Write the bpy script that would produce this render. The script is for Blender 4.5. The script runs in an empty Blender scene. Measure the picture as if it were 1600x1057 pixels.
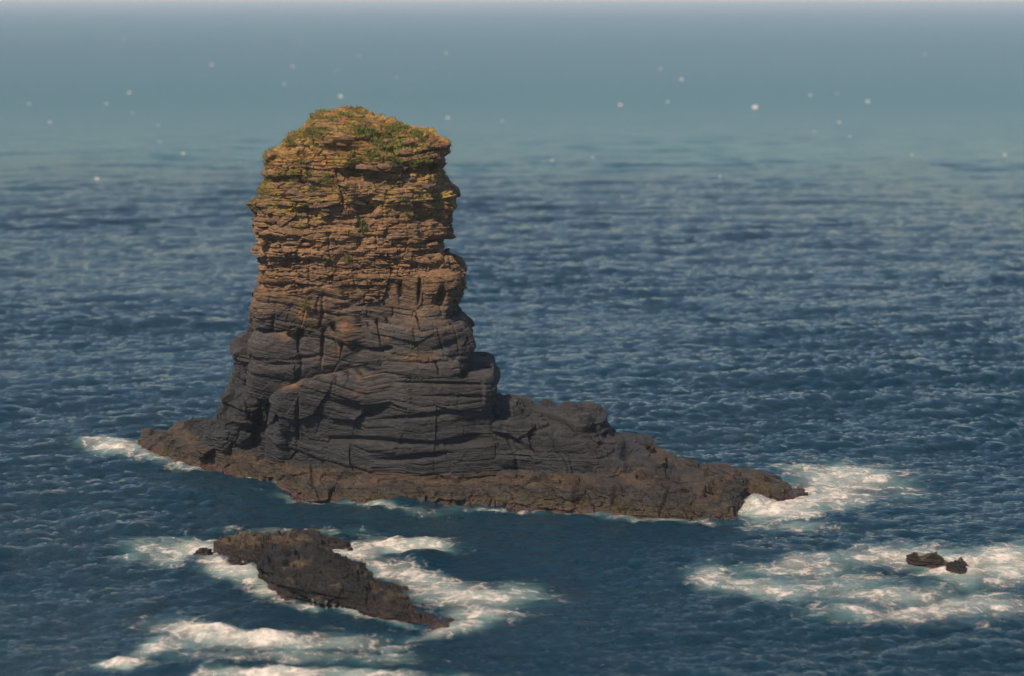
import bpy, math, random
import numpy as np

# ------------------------------------------------------------------ camera, sky, sun, exposure
scene = bpy.context.scene
H, CAM_Y, F, HY = 50.9, -190.0, 3000.0, 1.0          # camera height, position, focal length in photo pixels, horizon row
PITCH = math.atan((528.5 - HY) / F)
cam_d = bpy.data.cameras.new("camera")
cam_d.sensor_width = 36.0
cam_d.lens = F / 1600.0 * 36.0
cam_d.clip_start, cam_d.clip_end = 1.0, 120000.0
cam_d.dof.use_dof = True
cam_d.dof.focus_distance = 199.0
cam_d.dof.aperture_fstop = 0.095
cam_d.dof.aperture_blades = 8
cam = bpy.data.objects.new("camera", cam_d)
scene.collection.objects.link(cam)
cam.location = (0, CAM_Y, H)
cam.rotation_euler = (math.pi / 2 - PITCH, 0, 0)
scene.camera = cam

SUN_EL, SUN_AZ = math.radians(51), math.radians(-143)   # azimuth from +Y, clockwise seen from above: left and a little in front of the rock
world = bpy.data.worlds.new("World")
scene.world = world
world.use_nodes = True
wn = world.node_tree.nodes
sky = wn.new("ShaderNodeTexSky")
sky.sky_type = 'NISHITA'
sky.sun_disc = False
sky.sun_elevation = SUN_EL
sky.sun_rotation = SUN_AZ
sky.dust_density = 0.1
sky.air_density = 1.0
sky.ozone_density = 2.2
wn["Background"].inputs["Strength"].default_value = 0.10
world.node_tree.links.new(sky.outputs[0], wn["Background"].inputs["Color"])
sun_d = bpy.data.lights.new("sun", 'SUN')
sun_d.energy = 4.8
sun_d.angle = math.radians(3.0)
sun_d.color = (1.0, 0.80, 0.58)
sun = bpy.data.objects.new("sun", sun_d)
scene.collection.objects.link(sun)
S = np.array([math.sin(SUN_AZ) * math.cos(SUN_EL), math.cos(SUN_AZ) * math.cos(SUN_EL), math.sin(SUN_EL)])
from mathutils import Vector, Matrix
sun.rotation_euler = Vector(S).to_track_quat('Z', 'Y').to_euler()
sun.location = tuple(S * 150)

scene.view_settings.view_transform = 'Standard'
scene.view_settings.look = 'None'
scene.view_settings.gamma = 1.0
scene.view_settings.exposure = 0.0
scene.view_settings.use_curve_mapping = False
scene.render.engine = 'CYCLES'
scene.cycles.use_denoising = True
scene.cycles.max_bounces = 6
scene.cycles.volume_bounces = 4
scene.cycles.transparent_max_bounces = 16

rng = np.random.default_rng(7)
random.seed(7)

# ------------------------------------------------------------------ photo pixel <-> world
ct, st_ = math.cos(PITCH), math.sin(PITCH)
def ray(x, y):
    a = (np.asarray(x, float) - 800.0) / F
    b = (528.5 - np.asarray(y, float)) / F
    return a, ct + b * st_, -st_ + b * ct
def at(x, y, Y):                       # pixel -> point on the plane Y = const
    a, dy, dz = ray(x, y)
    t = (Y - CAM_Y) / dy
    return a * t, np.asarray(Y, float) + 0 * t, H + dz * t
def sea_at(x, y, z=0.0):               # pixel -> point on the sea
    a, dy, dz = ray(x, y)
    t = (z - H) / dz
    return a * t, CAM_Y + dy * t
def proj(X, Y, Z):
    yy, zz = Y - CAM_Y, Z - H
    d = yy * ct - zz * st_
    u = yy * st_ + zz * ct
    return 800 + F * X / d, 528.5 - F * u / d, d

# ------------------------------------------------------------------ noise
def _h(ix, iy, iz, seed):
    n = (ix.astype(np.int64) * 374761393 + iy.astype(np.int64) * 668265263 + iz.astype(np.int64) * 2147483647 + seed * 974634777) & 0xffffffff
    n = ((n ^ (n >> 13)) * 1274126177) & 0xffffffff
    n = ((n ^ (n >> 16)) * 2246822519) & 0xffffffff
    return ((n ^ (n >> 15)) & 0xffffff) / float(0xffffff)
def h01(a, b, seed):
    return _h(np.asarray(a), np.asarray(b), np.zeros_like(np.asarray(a)), seed)
def vnoise(x, y, z, seed=0):
    x, y, z = np.broadcast_arrays(x, y, z)
    fx, fy, fz = np.floor(x), np.floor(y), np.floor(z)
    tx, ty, tz = x - fx, y - fy, z - fz
    tx, ty, tz = (t * t * (3 - 2 * t) for t in (tx, ty, tz))
    ix, iy, iz = fx.astype(np.int64), fy.astype(np.int64), fz.astype(np.int64)
    def c(a, b, d): return _h(ix + a, iy + b, iz + d, seed)
    x00 = c(0,0,0) * (1-tx) + c(1,0,0) * tx
    x10 = c(0,1,0) * (1-tx) + c(1,1,0) * tx
    x01 = c(0,0,1) * (1-tx) + c(1,0,1) * tx
    x11 = c(0,1,1) * (1-tx) + c(1,1,1) * tx
    return (x00 * (1-ty) + x10 * ty) * (1-tz) + (x01 * (1-ty) + x11 * ty) * tz
def fbm(x, y, z, o=4, seed=0, g=0.5):
    s, a, n = 0.0, 1.0, 0.0
    for i in range(o):
        k = 2.03 ** i
        s = s + a * (vnoise(x * k + 17.3 * i, y * k + 5.1 * i, z * k + 9.7 * i, seed + i) * 2 - 1)
        n += a; a *= g
    return s / n
def sstep(a, b, x):
    t = np.clip((x - a) / (b - a), 0, 1)
    return t * t * (3 - 2 * t)
def lerp(a, b, t):
    return a + (b - a) * t

# ------------------------------------------------------------------ mesh helpers
def grid_faces(nr, nc, wrap):
    r = np.arange(nr - 1)[:, None]
    c = np.arange(nc if wrap else nc - 1)[None, :]
    c2 = (c + 1) % nc
    return np.stack([r * nc + c, r * nc + c2, (r + 1) * nc + c2, (r + 1) * nc + c], -1).reshape(-1, 4)
def mesh_from(name, V, Q, col=None, smooth=True, **attrs):
    me = bpy.data.meshes.new(name)
    me.vertices.add(len(V)); me.vertices.foreach_set("co", np.ascontiguousarray(V, np.float32).ravel())
    k = Q.shape[1]
    me.loops.add(Q.size); me.loops.foreach_set("vertex_index", np.ascontiguousarray(Q, np.int32).ravel())
    me.polygons.add(len(Q)); me.polygons.foreach_set("loop_start", np.arange(0, Q.size, k, dtype=np.int32))
    me.update(calc_edges=True)
    me.polygons.foreach_set("use_smooth", np.full(len(Q), smooth, bool))
    if col is not None:
        a = me.attributes.new("Col", 'FLOAT_COLOR', 'POINT')
        a.data.foreach_set("color", np.concatenate([col, np.ones((len(V), 1))], 1).astype(np.float32).ravel())
    for n, v in attrs.items():
        a = me.attributes.new(n, 'FLOAT', 'POINT')
        a.data.foreach_set("value", np.asarray(v, np.float32).ravel())
    me.validate()
    return me
def link(name, me, mat=None, parent=None, label=None, cat=None, group=None, kind=None):
    o = bpy.data.objects.new(name, me)
    scene.collection.objects.link(o)
    if mat and me is not None and not me.materials: me.materials.append(mat)
    if parent: o.parent = parent
    tag(o, label, cat, group, kind)
    return o
def tag(o, label=None, cat=None, group=None, kind=None):
    for k, v in (("label", label), ("category", cat), ("group", group), ("kind", kind)):
        if v: o[k] = v

# ------------------------------------------------------------------ materials
def nodes(name):
    m = bpy.data.materials.new(name); m.use_nodes = True
    return m, m.node_tree.nodes, m.node_tree.links, m.node_tree.nodes["Principled BSDF"]
def nd(N, t, **kw):
    n = N.new(t)
    for k, v in kw.items():
        if k in n.inputs: n.inputs[k].default_value = v
        else: setattr(n, k, v)
    return n
def math_(N, L, op, a, b=None, c=None):
    n = N.new("ShaderNodeMath"); n.operation = op
    for i, v in enumerate((a, b, c)):
        if v is None: continue
        if isinstance(v, (int, float)): n.inputs[i].default_value = v
        else: L.new(v, n.inputs[i])
    return n.outputs[0]
def mixc(N, L, fac, a, b, mode='MIX'):
    n = N.new("ShaderNodeMix"); n.data_type = 'RGBA'; n.blend_type = mode
    for k, v in (("Factor", fac), ("A", a), ("B", b)):
        i = [s for s in n.inputs if s.name == k and (s.type == ('VALUE' if k == "Factor" else 'RGBA'))][0]
        if isinstance(v, (int, float)): i.default_value = v
        elif isinstance(v, tuple): i.default_value = v if len(v) == 4 else (*v, 1)
        else: L.new(v, i)
    return [s for s in n.outputs if s.type == 'RGBA'][0]
def ramp(N, L, src, lo, hi, a=0.0, b=1.0):
    n = N.new("ShaderNodeMapRange"); n.interpolation_type = 'SMOOTHSTEP'
    L.new(src, n.inputs["Value"])
    n.inputs["From Min"].default_value, n.inputs["From Max"].default_value = lo, hi
    n.inputs["To Min"].default_value, n.inputs["To Max"].default_value = a, b
    return n.outputs["Result"]

def rock_material(name="layered_rock", vcol=True, tint=(0.2, 0.12, 0.07)):
    m, N, L, P = nodes(name)
    geo = N.new("ShaderNodeNewGeometry")
    mp = nd(N, "ShaderNodeMapping"); mp.inputs["Scale"].default_value = (.9, .9, 3.0)
    L.new(geo.outputs["Position"], mp.inputs["Vector"])
    n1 = nd(N, "ShaderNodeTexNoise", Scale=1.3, Detail=9.0, Roughness=0.68); L.new(mp.outputs[0], n1.inputs["Vector"])
    n2 = nd(N, "ShaderNodeTexNoise", Scale=6.0, Detail=6.0, Roughness=0.7); L.new(mp.outputs[0], n2.inputs["Vector"])
    vo = nd(N, "ShaderNodeTexVoronoi", Scale=2.2); L.new(mp.outputs[0], vo.inputs["Vector"])
    if vcol:
        at_ = N.new("ShaderNodeAttribute"); at_.attribute_name = "Col"; base = at_.outputs["Color"]
        wet = N.new("ShaderNodeAttribute"); wet.attribute_name = "wet"
        rr = math_(N, L, 'MULTIPLY_ADD', wet.outputs["Fac"], -0.58, 0.90)
        rr = math_(N, L, 'ADD', rr, ramp(N, L, n2.outputs["Fac"], 0.3, 0.7, -0.06, 0.1))
        L.new(rr, P.inputs["Roughness"])
    else:
        oi = N.new("ShaderNodeObjectInfo")
        base = mixc(N, L, oi.outputs["Random"], (0.15, 0.10, 0.075), (0.30, 0.165, 0.065))
        P.inputs["Roughness"].default_value = 0.88
    f1 = ramp(N, L, n1.outputs["Fac"], 0.28, 0.72, 0.55, 1.45)
    f2 = ramp(N, L, n2.outputs["Fac"], 0.3, 0.7, 0.72, 1.28)
    f = math_(N, L, 'MULTIPLY', f1, f2)
    cmb = N.new("ShaderNodeCombineColor")
    for i in range(3): L.new(f, cmb.inputs[i])
    c = mixc(N, L, 1.0, base, cmb.outputs[0], 'MULTIPLY')
    L.new(c, P.inputs["Base Color"])
    P.inputs["Specular IOR Level"].default_value = 0.45
    hsum = math_(N, L, 'MULTIPLY_ADD', n2.outputs["Fac"], 0.35, n1.outputs["Fac"])
    hsum = math_(N, L, 'MULTIPLY_ADD', vo.outputs["Distance"], 0.12, hsum)
    b = nd(N, "ShaderNodeBump", Strength=0.9, Distance=0.30)
    L.new(hsum, b.inputs["Height"]); L.new(b.outputs[0], P.inputs["Normal"])
    return m
M_ROCK = rock_material()
M_SLAB = rock_material("loose_slab_rock", vcol=False)

def grass_material():
    m, N, L, P = nodes("grass_blades")
    geo = N.new("ShaderNodeNewGeometry")
    oi = N.new("ShaderNodeObjectInfo")
    n = nd(N, "ShaderNodeTexNoise", Scale=1.5, Detail=3.0); L.new(geo.outputs["Position"], n.inputs["Vector"])
    r = math_(N, L, 'MULTIPLY_ADD', geo.outputs["Random Per Island"], 0.55, ramp(N, L, n.outputs["Fac"], .3, .7, 0, .45))
    c = mixc(N, L, r, (0.10, 0.165, 0.026), (0.30, 0.26, 0.085))
    L.new(c, P.inputs["Base Color"]); P.inputs["Roughness"].default_value = 0.7
    P.inputs["Specular IOR Level"].default_value = 0.2
    return m
M_GRASS = grass_material()

def water_material():
    m, N, L, P = nodes("sea_water")
    geo = N.new("ShaderNodeNewGeometry")
    sx = N.new("ShaderNodeSeparateXYZ"); L.new(geo.outputs["Position"], sx.inputs[0])
    aer = N.new("ShaderNodeAttribute"); aer.attribute_name = "aerated"
    # from some 540 m out, the water colour is greener and lighter
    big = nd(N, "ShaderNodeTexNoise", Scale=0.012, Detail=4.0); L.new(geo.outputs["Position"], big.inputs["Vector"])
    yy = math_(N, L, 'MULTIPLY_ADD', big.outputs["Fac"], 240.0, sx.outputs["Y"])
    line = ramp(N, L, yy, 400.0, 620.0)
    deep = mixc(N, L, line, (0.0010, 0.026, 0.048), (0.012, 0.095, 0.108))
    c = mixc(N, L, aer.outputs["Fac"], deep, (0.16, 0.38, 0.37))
    L.new(c, P.inputs["Base Color"])
    P.inputs["IOR"].default_value = 1.33
    L.new(ramp(N, L, sx.outputs["Y"], 0.0, 900.0, 0.05, 0.245), P.inputs["Roughness"])      # unresolved chop of the open sea
    mp = nd(N, "ShaderNodeMapping"); mp.inputs["Scale"].default_value = (0.42, 1.35, 1); mp.inputs["Rotation"].default_value = (0, 0, 0.22)
    L.new(geo.outputs["Position"], mp.inputs["Vector"])
    a = nd(N, "ShaderNodeTexNoise", Scale=0.8, Detail=4.0, Roughness=0.55); L.new(mp.outputs[0], a.inputs["Vector"])
    w = nd(N, "ShaderNodeTexNoise", Scale=3.2, Detail=4.0, Roughness=0.6); L.new(mp.outputs[0], w.inputs["Vector"])
    rg = math_(N, L, 'ABSOLUTE', math_(N, L, 'MULTIPLY_ADD', a.outputs["Fac"], 2.0, -1.0))
    hh = math_(N, L, 'MULTIPLY_ADD', rg, -0.55, math_(N, L, 'MULTIPLY', w.outputs["Fac"], 0.48))
    b = nd(N, "ShaderNodeBump", Strength=1.0, Distance=0.70)
    L.new(hh, b.inputs["Height"]); L.new(b.outputs[0], P.inputs["Normal"])
    return m
M_WATER = water_material()

def foam_material():
    m, N, L, P = nodes("sea_foam")
    geo = N.new("ShaderNodeNewGeometry")
    d = N.new("ShaderNodeAttribute"); d.attribute_name = "foam_cover"
    mp = nd(N, "ShaderNodeMapping"); mp.inputs["Scale"].default_value = (0.7, 0.9, 1); mp.inputs["Rotation"].default_value = (0, 0, 0.2)
    L.new(geo.outputs["Position"], mp.inputs["Vector"])
    wn_ = nd(N, "ShaderNodeTexNoise", Scale=0.35, Detail=4.0); L.new(mp.outputs[0], wn_.inputs["Vector"])
    wp = N.new("ShaderNodeVectorMath"); wp.operation = 'MULTIPLY_ADD'
    L.new(wn_.outputs["Color"], wp.inputs[0]); wp.inputs[1].default_value = (2.6, 2.6, 0); L.new(mp.outputs[0], wp.inputs[2])
    a = nd(N, "ShaderNodeTexNoise", Scale=0.55, Detail=9.0, Roughness=0.72); L.new(wp.outputs[0], a.inputs["Vector"])
    v = nd(N, "ShaderNodeTexVoronoi", Scale=0.55, feature='DISTANCE_TO_EDGE'); L.new(wp.outputs[0], v.inputs["Vector"])
    v2 = nd(N, "ShaderNodeTexVoronoi", Scale=1.7, feature='DISTANCE_TO_EDGE'); L.new(wp.outputs[0], v2.inputs["Vector"])
    fine = nd(N, "ShaderNodeTexNoise", Scale=2.4, Detail=6.0, Roughness=0.7); L.new(wp.outputs[0], fine.inputs["Vector"])
    lace = math_(N, L, 'ADD', ramp(N, L, v.outputs["Distance"], 0.0, 0.20, 0.20, 0.0), ramp(N, L, v2.outputs["Distance"], 0.0, 0.25, 0.14, 0.0))
    lace = math_(N, L, 'ADD', lace, ramp(N, L, fine.outputs["Fac"], 0.3, 0.7, -0.16, 0.16))
    n = math_(N, L, 'ADD', ramp(N, L, a.outputs["Fac"], 0.25, 0.75), lace)
    e = math_(N, L, 'ADD', n, math_(N, L, 'MULTIPLY_ADD', d.outputs["Fac"], 1.45, -1.30))
    al = ramp(N, L, e, -0.10, 1.12, 0.0, 0.95)
    veil = math_(N, L, 'MULTIPLY', ramp(N, L, d.outputs["Fac"], 0.34, 1.0, 0.0, 0.60), ramp(N, L, a.outputs["Fac"], 0.2, 0.65, 0.35, 1.0))
    al = math_(N, L, 'MAXIMUM', al, veil)
    L.new(al, P.inputs["Alpha"])
    P.inputs["Base Color"].default_value = (0.87, 0.79, 0.71, 1)
    P.inputs["Roughness"].default_value = 0.9
    P.inputs["Specular IOR Level"].default_value = 0.1
    b = nd(N, "ShaderNodeBump", Strength=0.9, Distance=0.35)
    L.new(a.outputs["Fac"], b.inputs["Height"]); L.new(b.outputs[0], P.inputs["Normal"])
    return m
M_FOAM = foam_material()

# ------------------------------------------------------------------ sea: wave spectrum
def spectrum(Lm, n, wind, lam_lo, lam_hi, amp, seed, spread=4):
    r = np.random.default_rng(seed)
    k1 = 2 * np.pi * np.fft.fftfreq(n, Lm / n)
    kx, ky = np.meshgrid(k1, k1, indexing='ij')
    k = np.hypot(kx, ky); k[0, 0] = 1
    c = (kx * wind[0] + ky * wind[1]) / k
    p = k ** -3.35 * np.exp(-(2 * np.pi / lam_hi / k) ** 4) * np.exp(-(k * lam_lo / 2 / np.pi) ** 4) * (np.abs(c) ** spread * np.where(c < 0, .25, 1) + 0.025)
    p[0, 0] = 0
    h = (r.normal(size=(n, n)) + 1j * r.normal(size=(n, n))) * np.sqrt(p)
    z = np.fft.ifft2(h)
    s = amp / z.real.std()
    return dict(L=Lm, n=n, h=h * s, kx=kx, ky=ky, k=k)
def fields(sp, cut):
    f = sp['h'] * np.exp(-(sp['k'] * cut / 2 / np.pi) ** 2)
    g = lambda a: np.fft.ifft2(a).real
    return g(f), g(-1j * sp['kx'] / sp['k'] * f), g(-1j * sp['ky'] / sp['k'] * f)
def bil(a, sp, x, y):
    n = sp['n']; u, v = (x / sp['L'] * n) % n, (y / sp['L'] * n) % n
    i, j = np.floor(u).astype(int) % n, np.floor(v).astype(int) % n
    fu, fv = u - np.floor(u), v - np.floor(v)
    i2, j2 = (i + 1) % n, (j + 1) % n
    return (a[i, j] * (1-fu) + a[i2, j] * fu) * (1-fv) + (a[i, j2] * (1-fu) + a[i2, j2] * fu) * fv
SPEC = [spectrum(103.0, 512, (0.30, -0.95), 0.5, 4.5, 0.145, 3, 4), spectrum(347.0, 512, (0.15, -0.99), 5.0, 26.0, 0.20, 5, 8)]
LEV = [0.0, 1.0, 2.5, 6.0, 15.0, 40.0]
FLD = [[fields(sp, c) for c in LEV] for sp in SPEC]
def waves(x, y, spacing):
    want = np.interp(spacing * 1.6, LEV, np.arange(len(LEV)))
    out = [np.zeros_like(x) for _ in range(3)]
    for sp, fl in zip(SPEC, FLD):
        for li in range(len(LEV)):
            wgt = np.clip(1 - np.abs(want - li), 0, 1)
            m = wgt > 0
            if not m.any(): continue
            for q in range(3):
                out[q][m] += wgt[m] * bil(fl[li][q], sp, x[m], y[m])
    return out

# foam zones: soft ellipses on the water, given where the photograph shows them (cx, cy, rx, ry, density, tilt)
ZONES = {
 'spit': [(178, 697, 46, 13, .95, 0), (205, 703, 40, 12, .8, 0), (250, 715, 60, 9, .72, .28), (300, 727, 40, 6, .6, .1)],
 'tip': [(1215, 792, 62, 20, 1.05, -.1), (1290, 775, 80, 20, .95, -.05), (1330, 752, 110, 22, .80, .02), (1250, 742, 60, 14, .6, 0), (1400, 770, 90, 22, .5, 0), (1230, 820, 90, 12, .6, 0), (1030, 812, 120, 5, .62, .02)],
 'reef': [(1500, 890, 75, 24, 1.0, .05), (1580, 885, 90, 34, .92, 0), (1400, 868, 110, 18, .78, -.06), (1250, 885, 120, 18, .72, -.1), (1110, 902, 50, 22, .78, 0), (1200, 920, 110, 20, .72, .12), (1380, 930, 170, 26, .70, .06), (1520, 945, 120, 24, .72, 0), (1420, 958, 150, 13, .8, 0), (1300, 905, 160, 30, .56, 0)],
 'skerry_back': [(622, 857, 80, 15, 1.05, .0), (560, 870, 50, 14, .9, 0), (600, 893, 60, 14, .8, .2), (470, 832, 130, 6, .62, 0), (655, 905, 70, 20, .85, .25), (720, 935, 90, 22, .85, .05), (790, 930, 70, 26, .66, 0), (690, 980, 60, 10, .85, -.2), (560, 958, 90, 6, .7, .2), (740, 958, 60, 12, .8, 0)],
 'skerry_front': [(300, 860, 90, 16, .9, .05), (250, 872, 60, 13, .75, 0), (370, 895, 60, 15, .95, .3), (420, 925, 35, 13, .85, .3), (350, 846, 60, 8, .7, -.1), (470, 950, 40, 5, .7, .1)],
 'breaker': [(330, 990, 80, 17, 1.05, .12), (420, 1000, 100, 16, .92, .05), (250, 1012, 60, 13, .82, -.2), (530, 1000, 90, 18, .68, 0), (430, 1025, 220, 16, .62, 0), (620, 1012, 40, 10, .7, 0), (180, 1040, 50, 9, .95, -.05), (600, 1030, 90, 14, .6, 0)],
 'near_surf': [(440, 1060, 110, 14, 1.05, 0), (560, 1062, 90, 9, .85, 0), (380, 1080, 160, 20, .8, 0), (700, 1060, 110, 10, .5, 0)],
 'shore': [(410, 755, 45, 5, .66, .35), (480, 786, 50, 5, .7, .25), (600, 797, 90, 4, .68, .03), (760, 797, 120, 4, .62, .0), (900, 806, 70, 4, .7, .1), (440, 835, 90, 5, .5, 0), (560, 825, 160, 6, .42, 0)],
}
def foam_density(px, py, zone):
    d = np.zeros_like(px)
    for cx, cy, rx, ry, a, t in zone:
        dx, dy = px - cx, py - cy - t * (px - cx)
        d = np.maximum(d, a * np.exp(-((dx / (1.1 * rx)) ** 2 + (dy / (1.1 * ry)) ** 2) ** .8 * 0.75))
    return d

def build_sea():
    # fan of rings round the viewpoint's foot: fine where waves can be told apart, coarser to the horizon
    py = np.concatenate([np.linspace(1500, 1090, 60)[:-1], np.linspace(1090, 250, 640)[:-1], np.linspace(250, 90, 110)])
    D = (sea_at(800, py)[1] - CAM_Y)
    D = np.concatenate([[2, 40, 70], D, np.geomspace(D[-1] * 1.03, 40000, 50)])
    th = np.concatenate([np.radians(np.linspace(-180, -24, 60))[:-1], np.radians(np.linspace(-24, 24, 760)), np.radians(np.linspace(24, 180, 60))[1:-1]])
    nr, nc = len(D), len(th)
    DD, TT = np.meshgrid(D, th, indexing='ij')
    X, Y = (DD * np.sin(TT)), (CAM_Y + DD * np.cos(TT))
    dsp = np.gradient(D)[:, None] + 0 * TT
    tsp = DD * np.gradient(th)[None, :]
    sp = np.maximum(dsp, np.minimum(tsp, 1e4) * .7)
    x, y, s = X.ravel(), Y.ravel(), sp.ravel()
    h, dx, dy = waves(x, y, s)
    gust = .55 + .9 * sstep(-.45, .45, fbm(x / 55, y / 38, 0 * x, 3, 77))
    gust = gust * (1 - sstep(450, 1000, np.hypot(x, y - CAM_Y)))          # waves too far off to resolve
    h, dx, dy = h * gust, dx * gust, dy * gust
    # calmer, churned water inside the foam
    ppx, ppy, pd = proj(x, y, 0 * x)
    front = pd > 20
    dens, best = np.zeros_like(x), np.full(len(x), -1)
    nz = fbm(x * .22, y * .16, 0 * x, 4, 21)
    for i, (zn, z) in enumerate(ZONES.items()):
        z = [(*q[:4], q[4] * {'spit': .86, 'shore': .84}.get(zn, .94), q[5]) for q in z]
        d = np.where(front, foam_density(ppx + nz * 42, ppy + nz * 9, z), 0)
        m = d > dens; dens[m] = d[m]; best[m] = i
    fl = sstep(.3, .9, dens)
    churn = fl * (0.30 * fbm(x * .6, y * .6, 0 * x, 5, 31, .6) + 0.10)
    for mx, my, rx, ry, hh in ((318, 986, 45, 8, .55), (400, 996, 60, 8, .35), (640, 1014, 14, 7, .6), (1182, 792, 22, 12, .9), (625, 852, 50, 7, .4), (440, 1056, 60, 9, .4), (180, 1040, 30, 7, .35), (1560, 872, 60, 9, .5), (395, 888, 14, 8, .7)):
        churn += hh * np.where(front, np.exp(-((ppx - mx) / rx) ** 2 - ((ppy - my) / ry) ** 2), 0) * np.clip(.7 + 1.1 * fbm(x * .8, y * .8, 0 * x, 5, 33, .6), 0, 2)
    V = np.stack([x + 1.35 * dx, y + 1.35 * dy, h * (1 - .35 * fl) + churn], 1)
    Q = grid_faces(nr, nc, True)
    aer = np.clip(sstep(.22, .85, dens) * .8, 0, 1) * (.35 + .65 * sstep(-.35, .3, fbm(x * .45, y * .3, 0 * x, 4, 41)))
    me = mesh_from("sea", V, Q, aerated=aer)
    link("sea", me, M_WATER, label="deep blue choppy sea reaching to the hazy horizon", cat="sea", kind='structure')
    names = {'spit': "small white foam patch at the left end of the stack", 'tip': "creamy white surf breaking off the right tip of the stack",
             'reef': "wide pale turquoise foam field round the two small boulders", 'skerry_back': "white foam behind and right of the low skerry",
             'skerry_front': "white foam washing the left side of the low skerry", 'breaker': "breaking white wave in front of the low skerry",
             'near_surf': "white surf cut by the bottom edge of the photo", 'shore': "thin white foam line along the foot of the stack"}
    fm = best[Q]
    qd = dens[Q].max(1)
    for i, (k, lab) in enumerate(names.items()):
        sel = (fm[:, 0] == i) & (qd > .22)
        q = Q[sel]
        if not len(q): continue
        ids, inv = np.unique(q, return_inverse=True)
        v = V[ids].copy(); v[:, 2] += 0.015 + 0.10 * sstep(.25, 1, dens[ids])
        me = mesh_from("sea_foam", v, inv.reshape(-1, 4), foam_cover=dens[ids])
        link("sea_foam", me, M_FOAM, label=lab, cat="foam", group="foam on the sea", kind='stuff')
build_sea()

# ------------------------------------------------------------------ layered rock
def beds(u, s, seed, T, W):
    """block pattern of a bedded, jointed rock face: random bed thickness, random block length in every bed"""
    r = np.random.default_rng(seed)
    lo, hi = s.min() - 1, s.max() + 1
    th = T * np.exp(r.normal(0, .5, int((hi - lo) / T * 1.6) + 40))
    e = lo + np.cumsum(th)
    b = np.clip(np.searchsorted(e, s), 1, len(e) - 1)
    t = e[b] - e[b - 1]
    v = (s - e[b - 1]) / t
    wb = (W * np.exp(r.normal(0, .45, len(e))) * np.sqrt(th / T))[b]
    uu = u / wb + (r.random(len(e)) * 50)[b]
    uu = uu + 0.22 * np.sin(uu * 2.1 + b * 1.7)
    i = np.floor(uu); w = uu - i
    i = i.astype(np.int64)
    off = h01(i, b, seed)
    tilt = (v - .5) * (h01(i, b, seed + 1) * 2 - 1.1) + (w - .5) * (h01(i, b, seed + 2) * 2 - 1)
    return off, tilt, np.minimum(v, 1 - v) * t, np.minimum(w, 1 - w) * wb, h01(i, b, seed + 3), v, h01(b, b * 0, seed + 4)

STYLE = {  # beds: list of (thickness m, block length m, amplitude m, bed crevice m, joint crevice m); noise: low, mid, fine amplitude
 'thin':    dict(beds=[(2.4, 4.0, .40, .10, .18), (.80, 1.8, .52, .20, .22), (.32, .9, .30, .13, .12)], noise=(.5, .35, .12), warp=.8, bed=.22, facet=((2.6, .34), (.9, .17))),
 'massive': dict(beds=[(4.2, 5.0, .55, .16, .30), (1.3, 4.2, .22, .11, .12), (.36, 3.4, .065, .05, .03)], noise=(.15, .08, .06), warp=.22, bed=.8, facet=((6.0, .60), (1.8, .07), (.6, .04))),
 'dark':    dict(beds=[(2.8, 4.0, .50, .16, .22), (1.0, 3.6, .25, .12, .08), (.36, 2.4, .10, .05, .03)], noise=(.35, .14, .08), warp=.40, bed=.6, facet=((4.2, .55), (1.5, .12), (.5, .05))),
 'skerry':  dict(beds=[(1.0, 4.0, .30, .16, .12), (.42, 2.2, .24, .12, .08), (.2, 1.2, .10, .05, .04)], noise=(.25, .16, .10), warp=.2, bed=.8, facet=((2.6, .34), (1.0, .18), (.4, .09))),
 'shelf':   dict(beds=[(1.6, 3.0, .28, .10, .20), (.6, 1.6, .16, .08, .10), (.25, .8, .08, .04, .05)], noise=(.4, .22, .10), warp=.7, bed=.3, facet=((3.0, .42), (1.1, .18), (.42, .07))),
}
def facets(X, Y, Z, size, seed):
    """broken planes: every cell of a random 3-D mosaic gets a plane of its own"""
    x, y, z = X / size, Y / size, Z / size * 1.35
    ix, iy, iz = (np.floor(a).astype(np.int64) for a in (x, y, z))
    best = np.full(len(X), 9e9); out = np.zeros(len(X))
    for a in (-1, 0, 1):
        for b in (-1, 0, 1):
            for c in (-1, 0, 1):
                jx, jy, jz = ix + a, iy + b, iz + c
                dx = x - jx - _h(jx, jy, jz, seed); dy = y - jy - _h(jx, jy, jz, seed + 1); dz = z - jz - _h(jx, jy, jz, seed + 2)
                d = dx * dx + dy * dy + dz * dz
                m = d < best
                best[m] = d[m]
                jx, jy, jz = jx[m], jy[m], jz[m]
                out[m] = .5 * (_h(jx, jy, jz, seed + 3) - .5) + dx[m] * (_h(jx, jy, jz, seed + 4) * 2 - 1) + dz[m] * (_h(jx, jy, jz, seed + 5) * 2 - 1.2) + dy[m] * (_h(jx, jy, jz, seed + 6) * 2 - 1)
    return out
def terrace(P, T, k, slope, seed):
    """steps of dipping beds across a low rock"""
    r = np.random.default_rng(seed)
    X, Y, Z = P.T
    s = Z + slope[0] * X + slope[1] * Y + .30 * T * fbm(X / 2.2, Y / 2.2, Z / 1.5, 3, seed)
    e = s.min() - 2 + np.cumsum(T * np.exp(r.normal(0, .45, int((s.max() - s.min() + 4) / T * 1.6) + 30)))
    b = np.clip(np.searchsorted(e, s), 1, len(e) - 1)
    t = e[b] - e[b - 1]; v = (s - e[b - 1]) / t
    st = .12 * v + .88 * sstep(.62, .98, v)
    kk = k * sstep(-.5, .2, fbm(X / 4, Y / 4, Z / 3, 2, seed + 5)) * sstep(-.3, .5, Z)
    P[:, 2] += (st - v + .32) * t * kk
    return P
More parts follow.
